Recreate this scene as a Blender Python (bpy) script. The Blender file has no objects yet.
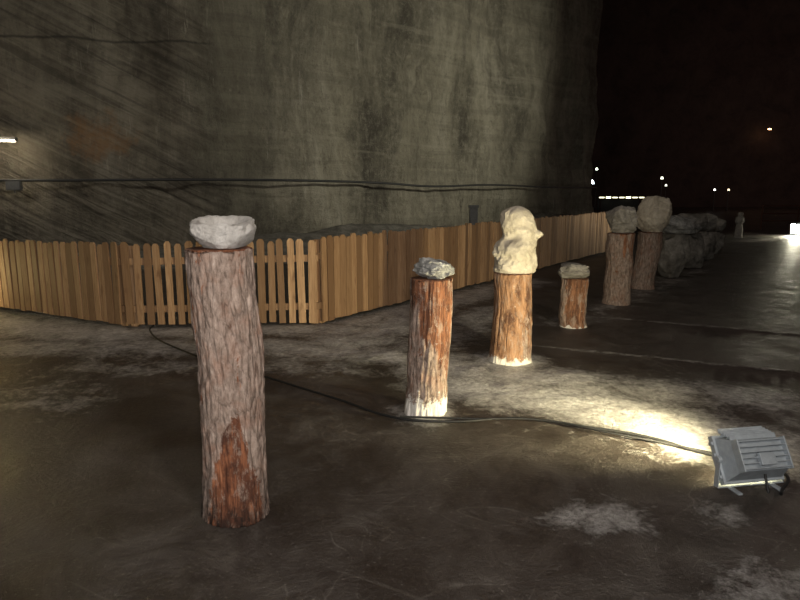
import bpy, math, random
import numpy as np
from mathutils import Vector, Matrix, noise as mn
random.seed(7); np.random.seed(7)
S=bpy.context.scene
S.view_settings.view_transform='Standard'
S.view_settings.look='None'
S.view_settings.exposure=0.14

# ---------------------------------------------------------------- helpers
def N3(x,y,z): return mn.noise(Vector((x,y,z)))
def fbm(x,y,z,o=4):
    a=1;s=0;f=1
    for i in range(o):
        s+=a*mn.noise(Vector((x*f+i*7.3,y*f+i*3.1,z*f-i*5.7))); a*=.5; f*=2.03
    return s
def sst(a,b,x):
    t=min(1,max(0,(x-a)/(b-a))) if b!=a else float(x>a)
    return t*t*(3-2*t)
def mesh_obj(name,verts,faces,mat=None,attrs=None,smooth=False,parent=None,mats=None,fmat=None):
    me=bpy.data.meshes.new(name); me.from_pydata([tuple(v) for v in verts],[],faces); me.update()
    if attrs:
        for k,v in attrs.items():
            a=me.attributes.new(k,'FLOAT','POINT'); a.data.foreach_set('value',np.asarray(v,dtype=np.float32))
    if mats:
        for m in mats: me.materials.append(m)
        if fmat is not None: me.polygons.foreach_set('material_index',fmat)
    elif mat: me.materials.append(mat)
    if smooth: me.polygons.foreach_set('use_smooth',[True]*len(me.polygons))
    o=bpy.data.objects.new(name,me); S.collection.objects.link(o)
    if parent: o.parent=parent
    return o
class MB:
    def __init__(s): s.v=[];s.f=[];s.a=[];s.m=[]
    def box(s,c,size,M=None,val=0.0,mi=0,taper=None):
        n=len(s.v); hx,hy,hz=[q/2 for q in size]
        for dz in(-1,1):
            for dy in(-1,1):
                for dx in(-1,1):
                    k=1 if (taper is None or dz<0) else taper
                    p=Vector((dx*hx*k,dy*hy*k,dz*hz))
                    p=p+Vector(c)
                    if M is not None: p=M@p
                    s.v.append(p); s.a.append(val)
        for q in [(0,2,3,1),(4,5,7,6),(0,1,5,4),(2,6,7,3),(0,4,6,2),(1,3,7,5)]:
            s.f.append(tuple(n+i for i in q)); s.m.append(mi)
    def cyl(s,p0,p1,r,n=12,val=0,mi=0,r1=None):
        p0=Vector(p0);p1=Vector(p1);d=(p1-p0).normalized()
        u=d.orthogonal().normalized();w=d.cross(u);b=len(s.v);r1=r if r1 is None else r1
        for p,rr in((p0,r),(p1,r1)):
            for i in range(n):
                a=2*math.pi*i/n; s.v.append(p+rr*(u*math.cos(a)+w*math.sin(a))); s.a.append(val)
        for i in range(n):
            j=(i+1)%n; s.f.append((b+i,b+j,b+n+j,b+n+i)); s.m.append(mi)
        s.f.append(tuple(b+i for i in range(n))[::-1]); s.m.append(mi)
        s.f.append(tuple(b+n+i for i in range(n))); s.m.append(mi)
    def obj(s,name,mats,smooth=False,parent=None):
        return mesh_obj(name,s.v,s.f,mats=mats,fmat=s.m,attrs={'tint':s.a},smooth=smooth,parent=parent)

class NT:
    def __init__(s,name):
        s.m=bpy.data.materials.new(name); s.m.use_nodes=True; s.t=s.m.node_tree; s.t.nodes.clear()
        s.out=s.t.nodes.new('ShaderNodeOutputMaterial'); s.b=s.t.nodes.new('ShaderNodeBsdfPrincipled')
        s.t.links.new(s.b.outputs[0],s.out.inputs[0])
        s.tc=s.t.nodes.new('ShaderNodeTexCoord')
    def set(s,inp,v):
        if v is None: return
        if isinstance(v,bpy.types.NodeSocket): s.t.links.new(v,inp)
        elif isinstance(v,(tuple,list)) and len(v)==3 and inp.type=='RGBA': inp.default_value=(*v,1)
        else: inp.default_value=v
    def mapping(s,scale=(1,1,1),rot=(0,0,0),vec=None,loc=(0,0,0)):
        n=s.t.nodes.new('ShaderNodeMapping'); s.set(n.inputs[0],vec or s.tc.outputs['Object'])
        n.inputs['Scale'].default_value=scale; n.inputs['Rotation'].default_value=rot; n.inputs['Location'].default_value=loc
        return n.outputs[0]
    def rs(s,rot,scale): return s.mapping(scale,vec=s.mapping((1,1,1),rot))
    def noise(s,vec,scale=5,detail=6,rough=.6,dist=0):
        n=s.t.nodes.new('ShaderNodeTexNoise'); s.set(n.inputs['Vector'],vec); n.inputs['Scale'].default_value=scale
        n.inputs['Detail'].default_value=detail; n.inputs['Roughness'].default_value=rough; n.inputs['Distortion'].default_value=dist
        return n.outputs['Fac']
    def vor(s,vec,scale=5,feature='F1'):
        n=s.t.nodes.new('ShaderNodeTexVoronoi'); n.feature=feature; s.set(n.inputs['Vector'],vec); n.inputs['Scale'].default_value=scale
        return n.outputs['Distance']
    def ramp(s,fac,stops,interp='LINEAR'):
        n=s.t.nodes.new('ShaderNodeValToRGB'); n.color_ramp.interpolation=interp; e=n.color_ramp.elements
        while len(e)<len(stops): e.new(.5)
        for i,(p,c) in enumerate(stops):
            e[i].position=p; e[i].color=(*c,1) if isinstance(c,(tuple,list)) else (c,c,c,1)
        s.set(n.inputs[0],fac); return n.outputs[0]
    def mr(s,v,a,b,c=0,d=1):
        n=s.t.nodes.new('ShaderNodeMapRange'); s.set(n.inputs[0],v)
        for i,q in enumerate((a,b,c,d)): n.inputs[i+1].default_value=q
        return n.outputs[0]
    def math(s,op,a,b=None):
        n=s.t.nodes.new('ShaderNodeMath'); n.operation=op; s.set(n.inputs[0],a)
        if b is not None: s.set(n.inputs[1],b)
        return n.outputs[0]
    def mul(s,a,b): return s.math('MULTIPLY',a,b)
    def mix(s,f,a,b,blend='MIX'):
        n=s.t.nodes.new('ShaderNodeMix'); n.data_type='RGBA'; n.blend_type=blend
        s.set(n.inputs[0],f); s.set(n.inputs[6],a); s.set(n.inputs[7],b); return n.outputs[2]
    def attr(s,name):
        n=s.t.nodes.new('ShaderNodeAttribute'); n.attribute_name=name; return n.outputs['Fac']
    def bump(s,h,strength=.5,dist=.02):
        n=s.t.nodes.new('ShaderNodeBump'); n.inputs['Strength'].default_value=strength; n.inputs['Distance'].default_value=dist
        s.set(n.inputs['Height'],h); s.t.links.new(n.outputs[0],s.b.inputs['Normal'])
    def fin(s,col,rough=.8,spec=.3,metal=0):
        s.set(s.b.inputs['Base Color'],col); s.set(s.b.inputs['Roughness'],rough)
        s.b.inputs['Specular IOR Level'].default_value=spec; s.b.inputs['Metallic'].default_value=metal
        return s.m

# ---------------------------------------------------------------- materials
def m_log():
    n=NT('log_bark_and_wood'); o=n.tc.outputs['Object']
    st=n.mapping((1,1,.38)); st2=n.mapping((1,1,.09))
    n1=n.noise(st,38,9,.8,.3); n2=n.noise(o,9,5,.6); n3=n.noise(st2,38,8,.75,.6); big=n.noise(n.mapping((1,1,.5)),7,6,.7)
    crack=n.vor(n.mapping((1,1,.25)),26,'DISTANCE_TO_EDGE')
    bark=n.ramp(n1,[(.3,(.085,.060,.046)),(.44,(.205,.152,.122)),(.58,(.345,.268,.222)),(.78,(.54,.455,.40))])
    bark=n.mix(n.mr(n2,.48,.66,0,.55),bark,(.25,.135,.09))
    bark=n.mix(n.mul(n.mr(crack,.0,.06,.6,0),n.mr(n1,.6,.42)),bark,(.045,.03,.023))
    wood=n.ramp(n3,[(.3,(.03,.011,.007)),(.46,(.12,.040,.020)),(.58,(.27,.095,.042)),(.78,(.46,.24,.13))])
    fresh=n.ramp(n3,[(.28,(.11,.05,.025)),(.48,(.34,.20,.11)),(.72,(.60,.44,.29))])
    wood=n.mix(n.attr('fresh'),wood,fresh)
    wood=n.mix(n.mr(big,.5,.6,0,.8),wood,(.055,.023,.015))
    wood=n.mix(n.mr(n.noise(n.mapping((1,1,.5),loc=(3,3,3)),14,8,.8),.52,.62,0,.75),wood,(.33,.25,.20))
    pk=n.math('ADD',n.attr('peel'),n.mr(n.noise(n.mapping((1,1,.35)),14,9,.8,.5),.2,.8,-.95,.95))
    pk=n.mr(pk,.42,.56)
    c=n.mix(pk,bark,wood)
    ch=n.mul(n.attr('char'),n.mr(n.noise(n.mapping((1,1,.4)),16,8,.8),.38,.54,.1,1))
    c=n.mix(ch,c,(.014,.009,.007))
    sa=n.math('ADD',n.attr('salt'),n.mr(n.noise(o,26,9,.85),.25,.75,-1.0,1.0))
    sa=n.mr(sa,.40,.75)
    c=n.mix(sa,c,(.68,.65,.60))
    n.bump(n.math('ADD',n1,n.mul(crack,1.8)),.8,.011)
    return n.fin(c,.85,.25)
def m_rock(name,a,b,cdark,sc=6):
    n=NT(name);o=n.tc.outputs['Object']
    x=n.noise(o,sc,9,.7,.5); y=n.noise(o,sc*5,6,.75)
    c=n.ramp(x,[(.3,cdark),(.47,a),(.68,b)])
    c=n.mix(n.mr(y,.52,.72,0,.6),c,tuple(q*.55 for q in a))
    n.bump(n.math('ADD',x,n.mul(y,.6)),.85,.03)
    return n.fin(c,.75,.4)
def m_fence():
    n=NT('fence_pine');st=n.mapping((1,1,.05))
    g=n.noise(st,60,5,.6,.8);k=n.noise(n.mapping((1,1,.25)),14,3,.5)
    c=n.ramp(g,[(.25,(.22,.122,.062)),(.5,(.44,.27,.145)),(.75,(.60,.41,.245))])
    c=n.mix(n.attr('tint'),c,(.16,.09,.046))
    c=n.mix(n.mr(k,.62,.72,0,.6),c,(.13,.06,.028))
    n.bump(g,.3,.004)
    return n.fin(c,.65,.3)
def m_floor():
    n=NT('mine_floor');o=n.tc.outputs['Object']
    big=n.noise(o,.6,6,.65,.5); mid=n.noise(o,2.4,11,.8,.5); fine=n.noise(o,28,6,.7)
    c=n.ramp(mid,[(.3,(.014,.010,.008)),(.46,(.038,.030,.025)),(.58,(.070,.059,.050)),(.75,(.13,.115,.10))])
    c=n.mix(n.mr(big,.44,.58,0,.6),c,(.019,.0135,.0105))
    for k,(ang,sc,th) in enumerate([(.5,2.6,.65),(-.8,2.2,.66),(1.2,3,.66)]):
        s_=n.noise(n.rs((0,0,ang),(.2,6,1)),sc,4,.6,1.2)
        c=n.mix(n.mr(s_,th,th+.04,0,.16),c,(.2,.18,.155))
    wv=n.noise(o,.8,2,.4,2.0)
    for lv in (.44,.5,.56):
        lin=n.math('ABSOLUTE',n.math('SUBTRACT',wv,lv)); c=n.mix(n.mul(n.mr(lin,.0,.003,.35,0),n.mr(mid,.42,.56,0,1)),c,(.22,.2,.175))
    c=n.mix(n.mr(n.noise(o,60,3,.6),.62,.70,0,.45),c,(.26,.24,.22))
    n2=n.math('ADD',n.mul(n.noise(o,3.5,10,.82,.5),.65),n.mul(n.noise(o,17,7,.8),.35))
    sa=n.math('ADD',n.attr('salt'),n.mr(n2,.3,.7,-.62,.62))
    fa=n.mr(sa,.32,1.05,0,1)
    saltc=n.ramp(fine,[(.3,(.34,.32,.30)),(.7,(.80,.78,.75))])
    c=n.mix(fa,c,saltc)
    h=n.math('ADD',n.mul(mid,.9),n.mul(fine,.35)); h=n.math('ADD',h,n.mul(fa,.7))
    n.bump(h,.8,.045)
    return n.fin(c,n.mr(mid,.3,.7,.3,.66),.42)
def m_wall(name):
    """cut salt wall: attribute 'side' 0 = left face with diagonal cuts, 1 = right face; 'mid' = darker strip between, plus light falloff painted at the right end"""
    n=NT(name);o=n.tc.outputs['Object']
    nb=n.mr(n.noise(n.mapping((1,1,.5)),1.2,7,.75),.3,.7,-.5,.5)
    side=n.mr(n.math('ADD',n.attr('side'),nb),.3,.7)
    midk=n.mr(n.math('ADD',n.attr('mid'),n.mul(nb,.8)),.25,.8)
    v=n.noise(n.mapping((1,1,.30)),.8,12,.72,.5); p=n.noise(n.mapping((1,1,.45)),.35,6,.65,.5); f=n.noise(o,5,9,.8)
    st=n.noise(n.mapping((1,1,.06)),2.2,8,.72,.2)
    base=n.mix(side,(.15,.132,.102),(.245,.226,.172)); lite=n.mix(side,(.23,.207,.168),(.37,.345,.275)); dark=n.mix(side,(.072,.063,.05),(.125,.114,.088))  # right face tones lifted as lit, left kept dim: light put in colour
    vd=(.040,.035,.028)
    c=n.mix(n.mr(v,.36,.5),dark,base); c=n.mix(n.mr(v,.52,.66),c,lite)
    c=n.mix(n.mr(st,.5,.66,0,.5),c,dark)
    c=n.mix(n.mr(p,.5,.62,0,.65),c,vd)
    c=n.mix(n.mr(f,.5,.66,0,.5),c,lite)
    c=n.mix(n.mr(f,.46,.34,0,.5),c,vd)
    hs=n.noise(n.mapping((.10,.10,1.6)),1.6,5,.6,.3)
    c=n.mix(n.mr(hs,.54,.62,0,.35),c,dark); c=n.mix(n.mr(hs,.44,.36,0,.3),c,lite)
    h=n.math('ADD',n.mul(v,1.6),n.mul(f,.9)); h=n.math('ADD',h,n.mul(hs,.6))
    ls=n.math('SUBTRACT',1.,side)
    w=n.noise(n.rs((0,math.radians(-27),0),(.12,.12,3.6)),1.9,4,.6,.5)
    w2=n.noise(n.rs((0,math.radians(-31),0),(.25,.25,7)),1.9,4,.65,.5)
    c=n.mix(n.mul(ls,n.mr(w,.52,.64,0,.42)),c,lite); c=n.mix(n.mul(ls,n.mr(w2,.56,.66,0,.25)),c,dark)
    c=n.mix(n.mul(ls,n.mr(w,.46,.36,0,.5)),c,vd)
    h=n.math('ADD',h,n.mul(ls,n.math('ADD',n.mul(w,1.2),n.mul(w2,.3))))
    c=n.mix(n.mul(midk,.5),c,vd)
    wl=n.noise(n.mapping((1.6,1.6,.10)),2.4,7,.8,.1); wl2=n.noise(o,.5,3,.5)
    c=n.mix(n.mul(n.mr(wl,.58,.68,0,.5),n.mr(wl2,.46,.58)),c,(.5,.47,.4))
    sx=n.t.nodes.new('ShaderNodeSeparateXYZ'); n.set(sx.inputs[0],o)
    zz=n.math('ADD',sx.outputs[2],n.mr(n.noise(n.mapping((1,1,.2)),.6,5,.6),0,1,-.12,.12))
    for zl,wd in ((4.95,.045),(7.4,.04)):
        ln=n.mr(n.math('ABSOLUTE',n.math('SUBTRACT',zz,zl)),0,wd,.8,0)
        c=n.mix(n.mul(ln,ls),c,(.02,.018,.015))
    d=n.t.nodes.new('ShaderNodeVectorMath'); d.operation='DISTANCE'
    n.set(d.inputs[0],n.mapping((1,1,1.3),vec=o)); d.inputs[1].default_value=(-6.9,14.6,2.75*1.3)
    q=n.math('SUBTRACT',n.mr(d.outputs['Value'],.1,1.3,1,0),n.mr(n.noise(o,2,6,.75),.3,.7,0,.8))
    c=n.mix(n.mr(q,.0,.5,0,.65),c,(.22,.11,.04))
    n.bump(h,1.0,.22)
    return n.fin(c,.8,.3)
def m_plain(name,col,rough=.5,metal=0,spec=.4,sc=20):
    n=NT(name);x=n.noise(n.tc.outputs['Object'],sc,4,.6)
    c=n.ramp(x,[(.3,tuple(q*.75 for q in col)),(.7,col)])
    return n.fin(c,rough,spec,metal)
def m_emit(name,col,st):
    n=NT(name); n.fin((.8,.8,.8)); n.b.inputs['Emission Color'].default_value=(*col,1); n.b.inputs['Emission Strength'].default_value=st
    return n.m

LOG=m_log()
R_PALE=m_rock('salt_rock_pale',(.42,.40,.37),(.58,.56,.53),(.28,.26,.235),8)
R_CREAM=m_rock('salt_rock_cream',(.46,.41,.33),(.64,.585,.49),(.34,.295,.23),5)
R_GREY=m_rock('salt_rock_grey',(.28,.28,.265),(.62,.62,.60),(.10,.10,.092),9)
R_DARK=m_rock('salt_rock_dark',(.22,.205,.178),(.41,.39,.35),(.085,.077,.066),5)
R_MND=m_rock('mound_rubble',(.085,.08,.068),(.17,.16,.14),(.04,.036,.03),4)
FENCE=m_fence(); FLOOR=m_floor(); WALLM=m_wall('cut_salt_wall')
WD=m_rock('far_rock_wall',(.042,.028,.023),(.06,.042,.035),(.02,.013,.011),.6)
METAL=m_plain('galvanised_metal',(.34,.38,.41),.5,.3,.5)
METAL_D=m_plain('dark_metal',(.09,.09,.09),.5,.3)
BLACK=m_plain('black_rubber',(.012,.012,.012),.6)

# ---------------------------------------------------------------- floor
def axis(parts):
    r=[]
    for a,b,st in parts: r.append(np.arange(a,b,st))
    return np.concatenate(r+[[parts[-1][1]]])
xs=axis([(-40,-8,2),(-8,8,.05),(8,16,.2),(16,62,2)]); ys=axis([(-12,0,1),(0,9,.05),(9,14,.12),(14,24,.3),(24,72,2)])
X,Y=np.meshgrid(xs,ys)
def seg(ax,ay,bx,by):
    dx,dy=bx-ax,by-ay; t=np.clip(((X-ax)*dx+(Y-ay)*dy)/(dx*dx+dy*dy),0,1)
    return np.hypot(X-ax-t*dx,Y-ay-t*dy)
def g(d,w): return np.exp(-(d/w)**2)
salt=np.zeros_like(X)
def add(v): 
    global salt; salt=np.maximum(salt,v)
add(1.0*g(np.hypot(X-.19,Y-4.3),.25)); add(1.25*g(np.hypot(X-1.03,Y-5.68),.38))
add(1.0*g(seg(.45,5.0,1.5,4.45),.48)); add(.98*g(seg(1.4,4.6,2.2,3.75),.52)); add(.95*g(seg(.3,5.5,1.4,5.1),.45)); add(.65*g(seg(1.2,5.2,2.8,4.6),.45))  # salt crust band, coverage also raised to brighten the floodlight pool
add(.75*g(seg(-.9,6.9,2.2,10.9),.55)); add(.85*g(seg(-1.2,6.2,.4,5.7),.4)); add(.85*g(seg(-.6,6.4,.3,8.0),.55)); add(.65*g(seg(.2,6.2,1.2,8.2),.5))
add(.92*g(seg(-3.2,6.8,-6.5,7.9),.6)); add(.72*g(seg(-4.6,6.2,-1.2,6.3),.5)); add(.85*g(seg(-3,6.9,-1,7.1),.4))
add(.48*g(seg(-2.9,5.5,-.4,5.5),.4)); add(.42*g(seg(-5,5.2,-2.6,4.6),.5))
add(.85*g(np.hypot((X-.98)*.9,(Y-2.85)*1.5),.26)); add(.6*g(np.hypot(X-1.62,Y-2.9),.15)); add(.5*g(np.hypot(X-1.5,Y-2.3),.3)); add(.5*g(seg(1.1,2.1,1.7,2.35),.16))
add(.45*g(np.hypot(X-2.9,Y-3.9),.6)); add(.42*g(seg(2,7.5,6,12.6),.5)); add(.55*g(seg(1.37,6.36,3.9,5.2),.05)); add(.55*g(seg(2.4,7.9,5.2,6.5),.055))
add(.3*g(np.hypot(X+2.9,Y-5.4),.8)); add(.7*g(seg(11,19.8,14.5,22.5),.5))  # far streak: distant floodlight's spill on the ground painted as pale salt
nz=np.array([mn.noise(Vector((x*1.7,y*1.7,0)))+.5*mn.noise(Vector((x*6,y*6,3)))+.3*mn.noise(Vector((x*13,y*13,3))) for x,y in zip(X.ravel(),Y.ravel())]).reshape(X.shape)
H=.03*np.clip(salt-.3,0,1)*(.6+.9*nz)+.004*nz
ny,nx=X.shape
verts=np.stack([X,Y,H],-1).reshape(-1,3)
idx=np.arange(nx*ny).reshape(ny,nx)
faces=np.stack([idx[:-1,:-1],idx[:-1,1:],idx[1:,1:],idx[1:,:-1]],-1).reshape(-1,4)
mesh_obj('floor',verts.tolist(),faces.tolist(),FLOOR,{'salt':salt.ravel()},smooth=True)

# ---------------------------------------------------------------- walls
HW=20
def cut_wall():
    path=[(-24,12.5),(-4.9,15.0),(-2.9,16.2),(8.2,27.5),(8.9,30)]
    P=[]
    for (a,b_),(c,d) in zip(path[:-1],path[1:]):
        L=math.hypot(c-a,d-b_);st=.18 if a>-15 else .3;n=max(1,int(L/st))
        for i in range(n): P.append((a+(c-a)*i/n,b_+(d-b_)*i/n))
    P.append(path[-1]);P=np.array(P)
    T=np.gradient(P,axis=0)
    for _ in range(3): T[1:-1]=(T[:-2]+T[1:-1]+T[2:])/3
    T/=np.linalg.norm(T,axis=1)[:,None];Nn=np.stack([T[:,1],-T[:,0]],1)
    nv=110;v=[];f=[];si=[];mi=[]
    for j in range(nv+1):
        z=-.1+(HW+.1)*(j/nv)**1.3
        for k,(p,n_) in enumerate(zip(P,Nn)):
            a=fbm(p[0]*.5+3,p[1]*.5,z*.3,6)*.32+abs(N3(p[0]*1.8,p[1]*1.8,z*.7+5))*.16
            a+=.12*(round(fbm(p[0]*.3,p[1]*.3,z*.5+9,2)*3)/3)
            v.append((p[0]+n_[0]*a,p[1]+n_[1]*a,z))
            zz=z*.06
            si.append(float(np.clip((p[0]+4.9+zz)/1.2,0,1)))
            mi.append(float(np.exp(-((p[0]+3.95)/1.1)**2)+.6*np.exp(-((p[0]-8.3)/1.9)**2)))  # second term paints the fade into darkness at the right end
    m=len(P)
    for j in range(nv):
        for i in range(m-1):
            k=j*m+i; f.append((k,k+1,k+m+1,k+m))
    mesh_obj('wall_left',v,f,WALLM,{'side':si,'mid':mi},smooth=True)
cut_wall()
def wall(name,p0,p1,h,mat,step=.3,amp=.18,seed=0):
    p0=Vector((*p0,0));p1=Vector((*p1,0));d=p1-p0;L=d.length;d/=L;nrm=Vector((d.y,-d.x,0))
    nu=max(2,int(L/step));nv=max(2,int(h/step));v=[];f=[]
    for j in range(nv+1):
        z=-.1+(h+.1)*j/nv
        for i in range(nu+1):
            p=p0+d*(L*i/nu); e=min(1,min(i,nu-i)/2)
            a=fbm(p.x*.5+seed,p.y*.5,z*.22,5)*amp
            q=p+nrm*(a*e); v.append((q.x,q.y,z))
    for j in range(nv):
        for i in range(nu):
            k=j*(nu+1)+i; f.append((k,k+1,k+nu+2,k+nu+1))
    return mesh_obj(name,v,f,mat,smooth=True)
wall('wall_end',(8.9,30),(9.5,60),HW,WD,.8,.3,3)
wall('wall_back',(9,60),(62,60),HW,WD,1,.5,4)
wall('wall_right',(61,60),(61,-12),HW,WD,1.5,.3,6)
wall('wall_rear',(61,-12),(-24,-12),HW,WD,1.5,.3,7)
wall('wall_side',(-24,-12),(-24,12.6),HW,WD,1.5,.3,8)
b=MB(); b.box((18.5,24,HW+.2),(90,76,.4)); b.obj('ceiling',[WD])

def mound():
    path=[(-20,12.6),(-5,14.6),(-2.7,15.8),(2.5,21.1),(8.0,26.7)]
    pts=[]
    for (a,b_),(c,d) in zip(path[:-1],path[1:]):
        L=math.hypot(c-a,d-b_);n=int(L/.13)
        for i in range(n): pts.append((a+(c-a)*i/n,b_+(d-b_)*i/n,(d-b_)/L,-(c-a)/L))
    v=[];f=[];m=30
    for k,(x,y,nx_,ny_) in enumerate(pts):
        hh=.62+.28*mn.noise(Vector((x*.35,y*.35,4)))
        hh*= sst(-6.5,-3,x)*.7+.3
        for j in range(m+1):
            t=j/m; off=2.0*(1-t)
            z=hh*(1-sst(.1,1.9,off))+ .10*hh*fbm(x*2.2,y*2.2+off,off*2.2,6)
            if j==0: z=-.12
            v.append((x+nx_*off,y+ny_*off,z))
    for k in range(len(pts)-1):
        for j in range(m):
            q=k*(m+1)+j; f.append((q,q+1,q+m+2,q+m+1))
    mesh_obj('salt_rubble_mound',v,f,R_MND,smooth=True)
mound()

# ---------------------------------------------------------------- fence
def fence(name,p0,p1,h0,h1,zb0=0,zb1=0,pitch=.128,w=.092,seed=0):
    rnd=random.Random(seed);mb=MB()
    p0=Vector((*p0,0));p1=Vector((*p1,0));d=p1-p0;L=d.length;ang=math.atan2(d.y,d.x)
    M0=Matrix.Translation(p0)@Matrix.Rotation(ang,4,'Z')
    n=int(L/pitch)
    for i in range(n+1):
        x=(i+.35)*pitch; 
        if x>L-.03: break
        t=x/L; zb=zb0+(zb1-zb0)*t+.03+rnd.uniform(0,.02); h=h0+(h1-h0)*t+rnd.uniform(-.025,.015)
        M=M0@Matrix.Translation((x,-.0,0))@Matrix.Rotation(rnd.uniform(-.018,.018),4,'Y')@Matrix.Rotation(rnd.uniform(-.08,.08),4,'Z')
        tv=rnd.random()**1.3*.95; ww=w*rnd.uniform(.85,1.08)
        b0=len(mb.v); zt=h; c=.022; hw=ww/2; ty=.011
        prof=[(-hw,zb),(hw,zb),(hw,zt-c*1.4),(hw-c,zt),(-hw+c,zt),(-hw,zt-c*1.4)]
        for yy in(-ty,ty):
            for px,pz in prof: mb.v.append(M@Vector((px,yy,pz))); mb.a.append(tv)
        mb.f.append(tuple(b0+k for k in range(6))); mb.f.append(tuple(b0+6+k for k in range(6))[::-1])
        for k in range(6):
            k2=(k+1)%6; mb.f.append((b0+k,b0+6+k,b0+6+k2,b0+k2))
        mb.m+= [0]*8
    for rz in(.22,.78):
        za=zb0+rz*(h0-zb0); zc=zb1+rz*(h1-zb1)
        steps=max(1,int(L/2.0))
        for s_ in range(steps):
            t0=s_/steps;t1=(s_+1)/steps
            a=Vector((L*t0,.034,za+(zc-za)*t0));b_=Vector((L*t1,.034,za+(zc-za)*t1)); mid=(a+b_)/2
            Mr=M0@Matrix.Translation(mid)@Matrix.Rotation(-math.atan2(b_.z-a.z,b_.x-a.x),4,'Y')
            mb.box((0,0,0),((b_-a).length,.04,.08),Mr,rnd.random()*.5+.4)
    np_=max(1,round(L/2.3))
    for s_ in range(np_+1):
        t=s_/np_; zb=zb0+(zb1-zb0)*t; h=h0+(h1-h0)*t
        x=min(max(L*t,.06),L-.06)
        mb.box((x,.10,(zb+h)/2-.03),(.08,.08,h-zb-.02),M0,.25)
    return mb.obj(name,[FENCE])
fence('picket_fence',(-10.5,10.6),(-3.27,7.19),.9,1.0,.1,0,.108,.090,seed=1)
fence('picket_fence',(-3.21,7.17),(-.97,7.33),1.0,1.04,seed=2,pitch=.118,w=.084)
fence('picket_fence',(-.93,7.36),(5.55,16.4),1.06,1.06,seed=3,pitch=.110,w=.099)

# ---------------------------------------------------------------- logs
def log(base,top,h,r0,r1,peelf,seed,fresh=0,salt_h=0,char_h=0,na=120,amp=1.0):
    nv=int(max(30,h/.008));v=[];f=[];A={'peel':[],'salt':[],'char':[],'fresh':[]}
    b0=Vector((*base,0));t0=Vector((*top,h))
    for j in range(nv+1):
        t=j/nv;z=h*t;c=b0.lerp(t0,t)
        bx=.026*mn.noise(Vector((seed,t*2.6,1)));by=.018*mn.noise(Vector((seed,t*2.2,9)))
        for i in range(na):
            a=2*math.pi*i/na;ca,sa=math.cos(a),math.sin(a)
            r=r0+(r1-r0)*t; r*=1+.08*math.exp(-z/.07)
            lowf=mn.noise(Vector((ca*1.1+seed,sa*1.1,z*1.6)))*.09
            pn=peelf(a,t)+.34*fbm(ca*3+seed*3,sa*3,z*2.2,6)
            pk=sst(.42,.58,pn)
            rid=fbm(ca*5.5+seed,sa*5.5,z*6,5)
            rr=r*(1+lowf)+amp*((rid*.009+.004*fbm(ca*14,sa*14+seed,z*14,4))*(1-pk)-.008*pk+.006*fbm(ca*12,sa*12+seed,z*2.5,3)*pk)
            v.append((c.x+bx+rr*ca,c.y+by+rr*sa,z+(.012*fbm(ca*2+seed,sa*2,0,3)-.008 if j==nv else 0)))
            A['peel'].append(max(0,min(1,pn)));A['salt'].append(1.15*(1-sst(salt_h*.2,salt_h*1.7,z+.05*mn.noise(Vector((ca*3,sa*3,seed))))) if salt_h else -1)
            A['char'].append((1-sst(0,char_h,z+char_h*.7*mn.noise(Vector((ca*4,sa*4,seed))))) if char_h else 0);A['fresh'].append(fresh)
    for j in range(nv):
        for i in range(na):
            k=(i+1)%na; f.append((j*na+i,j*na+k,(j+1)*na+k,(j+1)*na+i))
    tb=nv*na; prev=tb
    for q in(.95,.5):
        s0=len(v)
        for i in range(na):
            x,y,z=v[tb+i]; v.append((t0.x+(x-t0.x)*q,t0.y+(y-t0.y)*q,h))
            A['peel'].append(1);A['salt'].append(-1);A['char'].append(0);A['fresh'].append(fresh)
        for i in range(na):
            k=(i+1)%na; f.append((prev+i,prev+k,s0+k,s0+i))
        prev=s0
    v.append((t0.x,t0.y,h)); ci=len(v)-1
    A['peel'].append(1);A['salt'].append(-1);A['char'].append(0);A['fresh'].append(fresh)
    for i in range(na): f.append((prev+i,prev+(i+1)%na,ci))
    f.append(tuple(range(na))[::-1])
    return mesh_obj('log_post',v,f,LOG,A,smooth=True)
FR=-math.pi/2
def sd(a,b): return (a-b+math.pi)%(2*math.pi)-math.pi
def ad(a,b): return abs(sd(a,b))
def peel1(a,t):
    d=sd(a,FR+.22)
    top=.17+.26*math.exp(-((d-.02)/.42)**2)
    p=1.05*sst(.13,-.13,t-top)*sst(1.25,.6,abs(d))
    if ad(a,FR-.95)<.16 and t>.45: p=max(p,.3)
    return p
def peel2(a,t):
    d=sd(a,FR)
    return .95*sst(-.25,.25,(t-.55)+.25*d)*(1 if abs(d)<1.5 else .3)+ (.2 if d<-1.0 else 0)
def peel3(a,t):
    d=sd(a,FR); return (1.1-.8*sst(.05,.7,d)*sst(.95,.3,t)) if abs(d)<2 else .3
def peel4(a,t): return 1.0*sst(1.3,.3,ad(a,FR))
def peel5(a,t): return .6*sst(.55,.8,t)*sst(1.6,.4,ad(a,FR+.5))
def peel6(a,t): return .2*sst(.3,.7,t)
log((-.82,2.90),(-.828,2.90),1.335,.154,.152,peel1,1.7,.08,0,.20,na=220)
log((.180,4.33),(.236,4.33),.992,.140,.148,peel2,4.2,.15,.14,0,na=160)
log((1.034,5.73),(1.062,5.73),.853,.190,.18,peel3,8.1,.6,.06,0)
log((2.06,7.28),(2.06,7.28),.58,.15,.155,peel4,11.3,.3,.012)
log((3.10,8.79),(3.12,8.79),1.008,.18,.185,peel5,14.3,.2)
log((4.02,10.2),(4.1,10.2),.93,.18,.19,peel6,17.3,.2)

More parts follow.
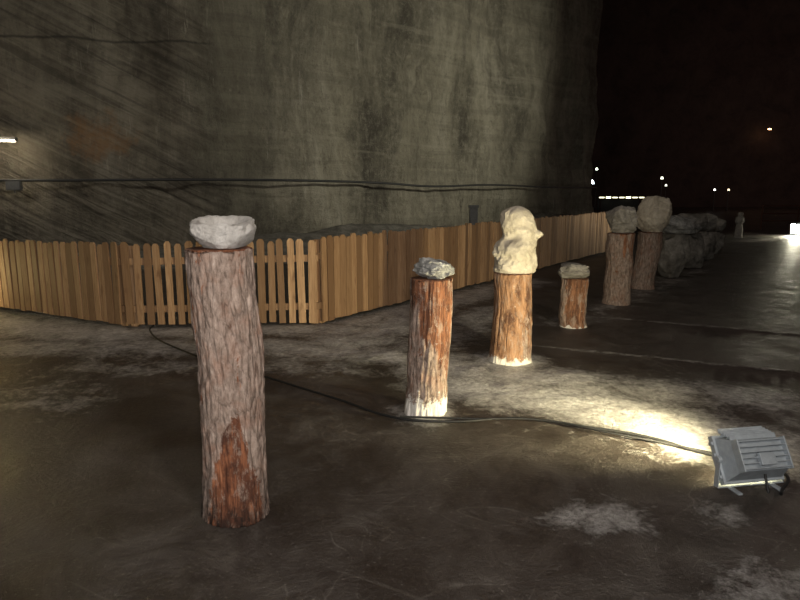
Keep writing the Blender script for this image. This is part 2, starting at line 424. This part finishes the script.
# ---------------------------------------------------------------- rocks
def ico(sub):
    import bmesh
    bm=bmesh.new();bmesh.ops.create_icosphere(bm,subdivisions=sub,radius=1)
    v=[p.co.copy() for p in bm.verts];f=[tuple(q.index for q in fc.verts) for fc in bm.faces];bm.free();return v,f
IC=ico(6);IC5=ico(5)
def rock(name,c,size,mat,seed,zb,rough=.12,boxy=.5,bowl=0,rot=0,tilt=0,flat=0,hi=True):
    vv,ff=(IC if hi else IC5);out=[]
    rnd=random.Random(seed);pl=[]
    for i in range(14):
        d=Vector((rnd.gauss(0,1),rnd.gauss(0,1),rnd.gauss(0,1))).normalized();pl.append((d,rnd.uniform(.8,.97)))
    R=Matrix.Rotation(rot,3,'Z')@Matrix.Rotation(tilt,3,'Y')
    for p in vv:
        q=p.copy();m=max(abs(q.x),abs(q.y),abs(q.z));q=q.lerp(q/m,boxy*.5)
        for d,l in pl:
            if bowl and d.z>.3: continue
            e=q.dot(d)-l
            if e>0:q-=d*e*.8
        n_=fbm(q.x*1.5+seed,q.y*1.5,q.z*1.5,5);n2=fbm(q.x*6+seed,q.y*6,q.z*6,4)
        q*=1+rough*n_+rough*.35*n2
        if bowl:
            k=.90+.12*sst(-1,.35,q.z); q.x*=k;q.y*=k
            r=math.hypot(q.x,q.y)*(1+.10*N3(q.x*2,q.y*2,seed))
            top=.56+.20*q.y-.05*q.x+.07*N3(q.x*2.5,q.y*2.5,seed+4)+.05*N3(q.x*8,q.y*8,seed)
            if q.z>top:
                q.z=top-bowl*sst(.80,.5,r)
        q=R@Vector((q.x*size[0]/2,q.y*size[1]/2,q.z*size[2]/2));out.append(q)
    zs=sorted(q.z for q in out)
    zm=zs[0];zx=zs[-1];H_=zx-zm
    cut=zm+.10*H_;ct=zx-flat*H_ if flat else 1e9
    res=[]
    for q in out:
        z=min(max(q.z,cut),ct); res.append((c[0]+q.x,c[1]+q.y,zb+z-cut))
    o=mesh_obj(name,res,ff,mat,smooth=True)
    return max(r[2] for r in res)
rock('salt_rock_bowl',(-.820,2.90),(.30,.30,.18),R_PALE,3,1.338,.08,.6,bowl=.8)
rock('salt_rock',(.236,4.33),(.265,.24,.14),R_GREY,8,.995,.2,.7,tilt=.1)
rock('salt_rock',(2.05,7.28),(.37,.32,.18),R_DARK,13,.583,.14,.95)
rock('salt_rock',(3.1,8.79),(.40,.38,.40),R_DARK,21,1.011,.14,.6)
rock('salt_rock',(4.13,10.2),(.56,.5,.64),R_CREAM,33,.933,.12,.3,tilt=.45)

def profile_rock(name,c,zb,prof,mat,seed,rough=.05,depth=.85,lumps=()):
    na=140;nv=160;v=[];f=[]
    Z=[p[0] for p in prof];CX=[p[1] for p in prof];RW=[p[2] for p in prof]
    zf=np.linspace(Z[0],Z[-1],nv+1);cxs=np.interp(zf,Z,CX);rws=np.interp(zf,Z,RW)
    for _ in range(4):
        cxs[1:-1]=(cxs[:-2]+2*cxs[1:-1]+cxs[2:])/4; rws[1:-1]=(rws[:-2]+2*rws[1:-1]+rws[2:])/4
    for j in range(nv+1):
        z=float(zf[j]);cx=float(cxs[j]);rw=float(rws[j])
        for i in range(na):
            a=2*math.pi*i/na;ca,sa=math.cos(a),math.sin(a)
            n_=fbm(ca*1.3+seed,sa*1.3,z*5,4);n2=fbm(ca*4+seed,sa*4,z*16,3)
            r=rw*(1+rough*2.2*n_)+.008*n2
            x=c[0]+cx+r*ca;y=c[1]+r*sa*depth;zz=z
            for (lx,ly,lz,lr,la) in lumps:
                d=(Vector((cx+r*ca,r*sa*depth,z))-Vector((lx,ly,lz))).length
                k=math.exp(-(d/lr)**2)*la; x+=k*ca;y+=k*sa
            v.append((x,y,zb+zz))
    for j in range(nv):
        for i in range(na):
            k=(i+1)%na;f.append((j*na+i,j*na+k,(j+1)*na+k,(j+1)*na+i))
    f.append(tuple(range(na))[::-1]);f.append(tuple(nv*na+i for i in range(na)))
    return mesh_obj(name,v,f,mat,smooth=True)
profile_rock('carved_salt_bust',(1.062,5.73),.856,
 [(0,.0,.18),(.03,.0,.192),(.1,-.005,.195),(.18,-.01,.195),(.24,.0,.188),(.285,.02,.17),(.32,.035,.157),(.36,.035,.153),(.41,.02,.158),(.47,.008,.158),(.52,.0,.148),(.555,.0,.125),(.58,.005,.09),(.597,.01,.05),(.605,.01,.01)],
 R_CREAM,9,.06,.85,lumps=[(.2,-.03,.35,.035,.055),(-.05,-.14,.33,.05,-.045),(-.10,-.10,.30,.035,-.035),(-.12,-.08,.42,.05,.02),(.0,-.15,.2,.08,.03),(.05,-.13,.44,.05,-.025),(.0,-.15,.385,.03,.025),(-.08,-.13,.13,.05,-.03)])

def stack(p,low,up,seed,mu=None,tl=0):
    zt=rock('salt_boulder',p,low,R_DARK,seed,0.0,.13,.6,hi=False,flat=.10)
    rock('salt_slab',(p[0]+.04,p[1]),up,mu or R_DARK,seed+50,zt+.004,.14,.45,hi=False,tilt=tl)
stack((5.06,11.56),(.56,.6,.98),(.84,.6,.34),61,R_GREY,.12)
stack((6.02,13.0),(.6,.6,.85),(.7,.55,.42),64)
stack((7.0,14.5),(.6,.6,.85),(.6,.5,.42),67,None,-.2)
stack((8.05,16.0),(.5,.5,.7),(.45,.5,.35),71,None,.1)
profile_rock('salt_statuette',(11.5,21.2),0.02,[(0,0,.13),(.3,0,.12),(.45,0,.09),(.55,0,.14),(.68,0,.13),(.72,0,.06),(.75,0,.08),(.83,0,.08),(.86,0,.02)],R_PALE,3,.05,.8)

# ---------------------------------------------------------------- floodlight
EM_W=m_emit('floodlight_lens_glow',(1,.86,.5),18)
def floodlight(loc,yaw,pitch,sc=1,glow=EM_W):
    """local: +Y = beam direction, z up"""
    mb=MB();ctr=Vector((0,0,.185))
    M=Matrix.Translation(ctr)@Matrix.Rotation(pitch,4,'X')
    def frust(y0,y1,w0,h0,w1,h1,mi=0):
        b=len(mb.v)
        for y,w,h in((y0,w0,h0),(y1,w1,h1)):
            for sx,sz in((-1,-1),(1,-1),(1,1),(-1,1)): mb.v.append(M@Vector((sx*w/2,y,sz*h/2)));mb.a.append(0)
        for q in [(0,1,5,4),(1,2,6,5),(2,3,7,6),(3,0,4,7),(3,2,1,0),(4,5,6,7)]: mb.f.append(tuple(b+i for i in q));mb.m.append(mi)
    frust(-.09,.03,.31,.18,.38,.26); frust(.03,.07,.41,.29,.41,.29); frust(.07,.075,.37,.25,.37,.25,1)
    for i in range(6):
        z=-.08+.032*i; mb.box((0,-.10,z),(.31,.05,.007),M)
    for sx in(-.157,.157): mb.box((sx,-.095,0),(.009,.06,.19),M)
    for i in range(5):
        y=-.06+.022*i; mb.box((0,y,.112+.014*i),(.31,.005,.03),M)
    mb.box((.0,-.125,-.03),(.10,.03,.07),M)
    for sx in(-.21,.21):
        mb.box((sx,.05,.0),(.012,.03,.08),M)
        for sz in(-.1,.1): mb.box((sx*.98,.05,sz),(.02,.03,.02),M)
    for sx in(-.222,.222): mb.box((sx,.0,.105),(.006,.04,.19)); mb.cyl((sx-.012,0,.185),(sx+.012,0,.185),.022,12)
    mb.box((0,0,.012),(.45,.05,.008))
    for sx in(-.14,.14): mb.box((sx,0,.006),(.03,.22,.012))
    mb.cyl((0,-.12,.13),(0,-.16,.03),.008,8,mi=2)
    o=mb.obj('floodlight',[METAL,glow,BLACK])
    o.location=loc;o.rotation_euler=(0,0,yaw);o.scale=(sc,)*3
    md=o.modifiers.new('bevel','BEVEL');md.width=.003;md.segments=2;md.limit_method='ANGLE'
    return o
FL=(1.92,3.20,.0)
yaw=math.radians(10)
floodlight(FL,yaw,math.radians(-32),.90)
floodlight((14.3,22.4,0),math.radians(110),math.radians(-5),1.3,m_emit('bright_lens',(1,.95,.8),60))

def spot(name,loc,target,power,col,size=60,blend=.6,rad=.05):
    l=bpy.data.lights.new(name,'SPOT');l.energy=power;l.color=col;l.spot_size=math.radians(size);l.spot_blend=blend;l.shadow_soft_size=rad
    o=bpy.data.objects.new(name,l);S.collection.objects.link(o);o.location=loc
    o.rotation_euler=(Vector(target)-Vector(loc)).to_track_quat('-Z','Y').to_euler();return o
def point(name,loc,power,col,rad=.05):
    l=bpy.data.lights.new(name,'POINT');l.energy=power;l.color=col;l.shadow_soft_size=rad
    o=bpy.data.objects.new(name,l);S.collection.objects.link(o);o.location=loc;return o
bd=Vector((-math.sin(yaw),math.cos(yaw),0))
yl=math.radians(36);bl=Vector((-math.sin(yl),math.cos(yl),0))
p=Vector(FL)+bd*.14+Vector((0,0,.25))
spot('floodlight_beam',p,p+bl*1.6+Vector((0,0,.12)),430,(1,.88,.53),130,1.0,.09)
spot('floodlight_beam_distant',(14.1,22.3,.35),(11,20.6,.0),110,(1,.95,.65),100,.6,.1)
point('camera_flash',(.05,-.05,1.78),345,(1,.94,.89),.06)
spot('fence_fill_warm',(3.5,-3,6.5),(-1.4,8.5,.5),1250,(1,.88,.76),58,.9,.5)  # added warm fill from behind the camera, brightens fence and ground
LW=Vector((14.5,12.5,5));az=math.radians(154);el=math.radians(3)
spot('chamber_floodlight_wall',LW,LW+10*Vector((math.cos(az)*math.cos(el),math.sin(az)*math.cos(el),math.sin(el))),5600,(1,.96,.78),66,.8,.4)
spot('left_wall_spot',(-9,3,7),(-7.8,14,3.8),1600,(1,.93,.80),78,.9,.4)  # unseen spot aimed at the left wall face
point('fence_lamp',(-6.5,8.1,.45),60,(1,.78,.35),.08)
point('ambient_fill',(1,8,14),420,(1,.87,.76),1.0)  # added soft ambient fill over the floor, no fitting
point('far_wall_fill',(38,38,8),1300,(1,.66,.55),1.0)  # added fill that lifts the far walls out of black

# ---------------------------------------------------------------- wall lamp, cables, junction box
mb=MB();mb.box((0,0,0),(.5,.12,.06),mi=0);mb.box((0,-.03,-.045),(.46,.07,.035),mi=1);mb.box((0,.1,.02),(.06,.25,.04))
for sx in(-.24,.24): mb.box((sx,-.01,-.02),(.02,.11,.08))
o=mb.obj('wall_strip_lamp',[METAL_D,m_emit('strip_glow',(1,.85,.6),25)]);o.location=(-8.72,14.12,2.72);o.rotation_euler=(0,0,.13)
point('strip_lamp_light',(-8.75,13.9,2.5),30,(1,.85,.6),.1)
def cable(name,pts,r,mat=BLACK):
    cu=bpy.data.curves.new(name,'CURVE');cu.dimensions='3D';cu.bevel_depth=r;cu.bevel_resolution=3
    sp=cu.splines.new('BEZIER');sp.bezier_points.add(len(pts)-1)
    for b_,q in zip(sp.bezier_points,pts): b_.co=q;b_.handle_left_type=b_.handle_right_type='AUTO'
    cu.materials.append(mat);o=bpy.data.objects.new(name,cu);S.collection.objects.link(o);return o
z=.016
cable('power_cable',[(-2.95,7.3,z),(-2.87,6.97,z),(-2.07,5.95,z),(-1.17,5.18,z),(-.46,4.57,z),(0,4.15,z+.01),(.348,4.09,z+.01),(.842,4.15,z+.01),(1.277,3.98,z+.01),(1.6,3.82,z+.01),(1.85,3.6,z),(2.16,3.3,.03),(2.0,3.04,.03)],.009)
cable('power_cable',[(.0,4.18,z+.012),(.5,4.14,z+.012),(1.0,4.10,z+.015),(1.4,3.86,z+.015),(1.75,3.7,z),(2.1,3.45,z)],.007)
cable('wall_cable',[(-20,12.75,1.85),(-8,14.2,1.82),(-4.9,14.55,1.84),(-2.6,15.7,1.84),(-.5,17.8,1.8),(.9,19.2,1.72),(3.0,21.3,1.78),(5.5,23.9,1.72),(8.3,26.7,1.7)],.032)
mb=MB();mb.box((0,0,0),(.3,.12,.2));mb.box((0,-.07,0),(.26,.02,.16));mb.cyl((.0,0,-.1),(0,0,-.16),.02,8)
o=mb.obj('junction_box',[METAL_D]);o.location=(-8.6,14.1,1.7);o.rotation_euler=(0,0,.13)
mb=MB();mb.box((0,0,.6),(.2,.16,1.15));mb.box((0,0,1.2),(.25,.2,.06));mb.box((0,-.09,.7),(.15,.02,.4))
o=mb.obj('electrical_cabinet',[METAL_D]);o.location=(1.86,15.9,0)

# ---------------------------------------------------------------- far lamps and railing
def lamp_post(loc,h,col,st,r=.09):
    mb=MB();mb.cyl((0,0,0),(0,0,h-.1),.035,8,r1=.025);mb.cyl((0,0,0),(0,0,.06),.12,12)
    mb.cyl((0,0,h-.12),(0,0,h-.02),.05,10,r1=r);mb.cyl((0,0,h-.02),(0,0,h+r*1.4),r,12,mi=1,r1=r*.6);mb.cyl((0,0,h+r*1.4),(0,0,h+r*1.4+.04),r*1.2,12,r1=.02)
    o=mb.obj('lamp_post',[METAL_D,m_emit('far_lamp_glow',col,st)]);o.location=loc
lamp_post((11.2,37,0),2.0,(.8,.9,1),20,.13); lamp_post((11.15,36,0),2.75,(.9,1,.8),5,.07)
lamp_post((18.6,45,0),2.4,(1,1,.8),3,.1); lamp_post((18.5,44,0),1.9,(1,1,.8),2,.08)
lamp_post((24.9,50,0),1.6,(1,.95,.9),4,.08); lamp_post((26,50,0),1.6,(1,.8,.5),3,.08)
mb=MB();mb.box((0,0,0),(3.0,.3,.1))
for k in range(7): mb.box((-1.25+.42*k,-.16,0),(.3,.03,.06+.05*(k%3==1)),mi=1)
for sx in(-1.4,1.4): mb.box((sx,0,-.6),(.08,.08,1.1)); 
mb.box((0,.1,-.6),(2.4,.05,.9))
o=mb.obj('lit_kiosk_counter',[METAL_D,m_emit('kiosk_glow',(1,.95,.6),3.5)]);o.location=(14.0,40,1.15)
mb=MB();mb.cyl((0,.4,0),(0,0,0),.04,8);mb.cyl((0,0,.02),(0,0,-.12),.1,12,mi=0,r1=.16);mb.cyl((0,0,-.12),(0,0,-.2),.13,12,mi=1)
o=mb.obj('wall_lantern',[METAL_D,m_emit('amber_glow',(1,.5,.22),14)]);o.location=(34.0,59.1,7.3)
mb=MB()
for i in range(15): mb.cyl((i*1.5,0,0),(i*1.5,0,1.0),.03,8)
for zz in(.35,.65,.97): mb.cyl((0,0,zz),(21,0,zz),.025,8)
o=mb.obj('metal_railing',[m_plain('rusty_rail',(.16,.07,.05),.6)]);o.location=(15,26,0)

# ---------------------------------------------------------------- world + camera
w=bpy.data.worlds.new('dark_cavern_air');S.world=w;w.use_nodes=True
w.node_tree.nodes['Background'].inputs[0].default_value=(.02,.012,.01,1);w.node_tree.nodes['Background'].inputs[1].default_value=.3
cd=bpy.data.cameras.new('camera');cd.lens=28;cd.sensor_width=36;cd.clip_end=300
co=bpy.data.objects.new('camera',cd);S.collection.objects.link(co);co.location=(0,0,1.6);co.rotation_euler=(math.radians(80),0,0);S.camera=co
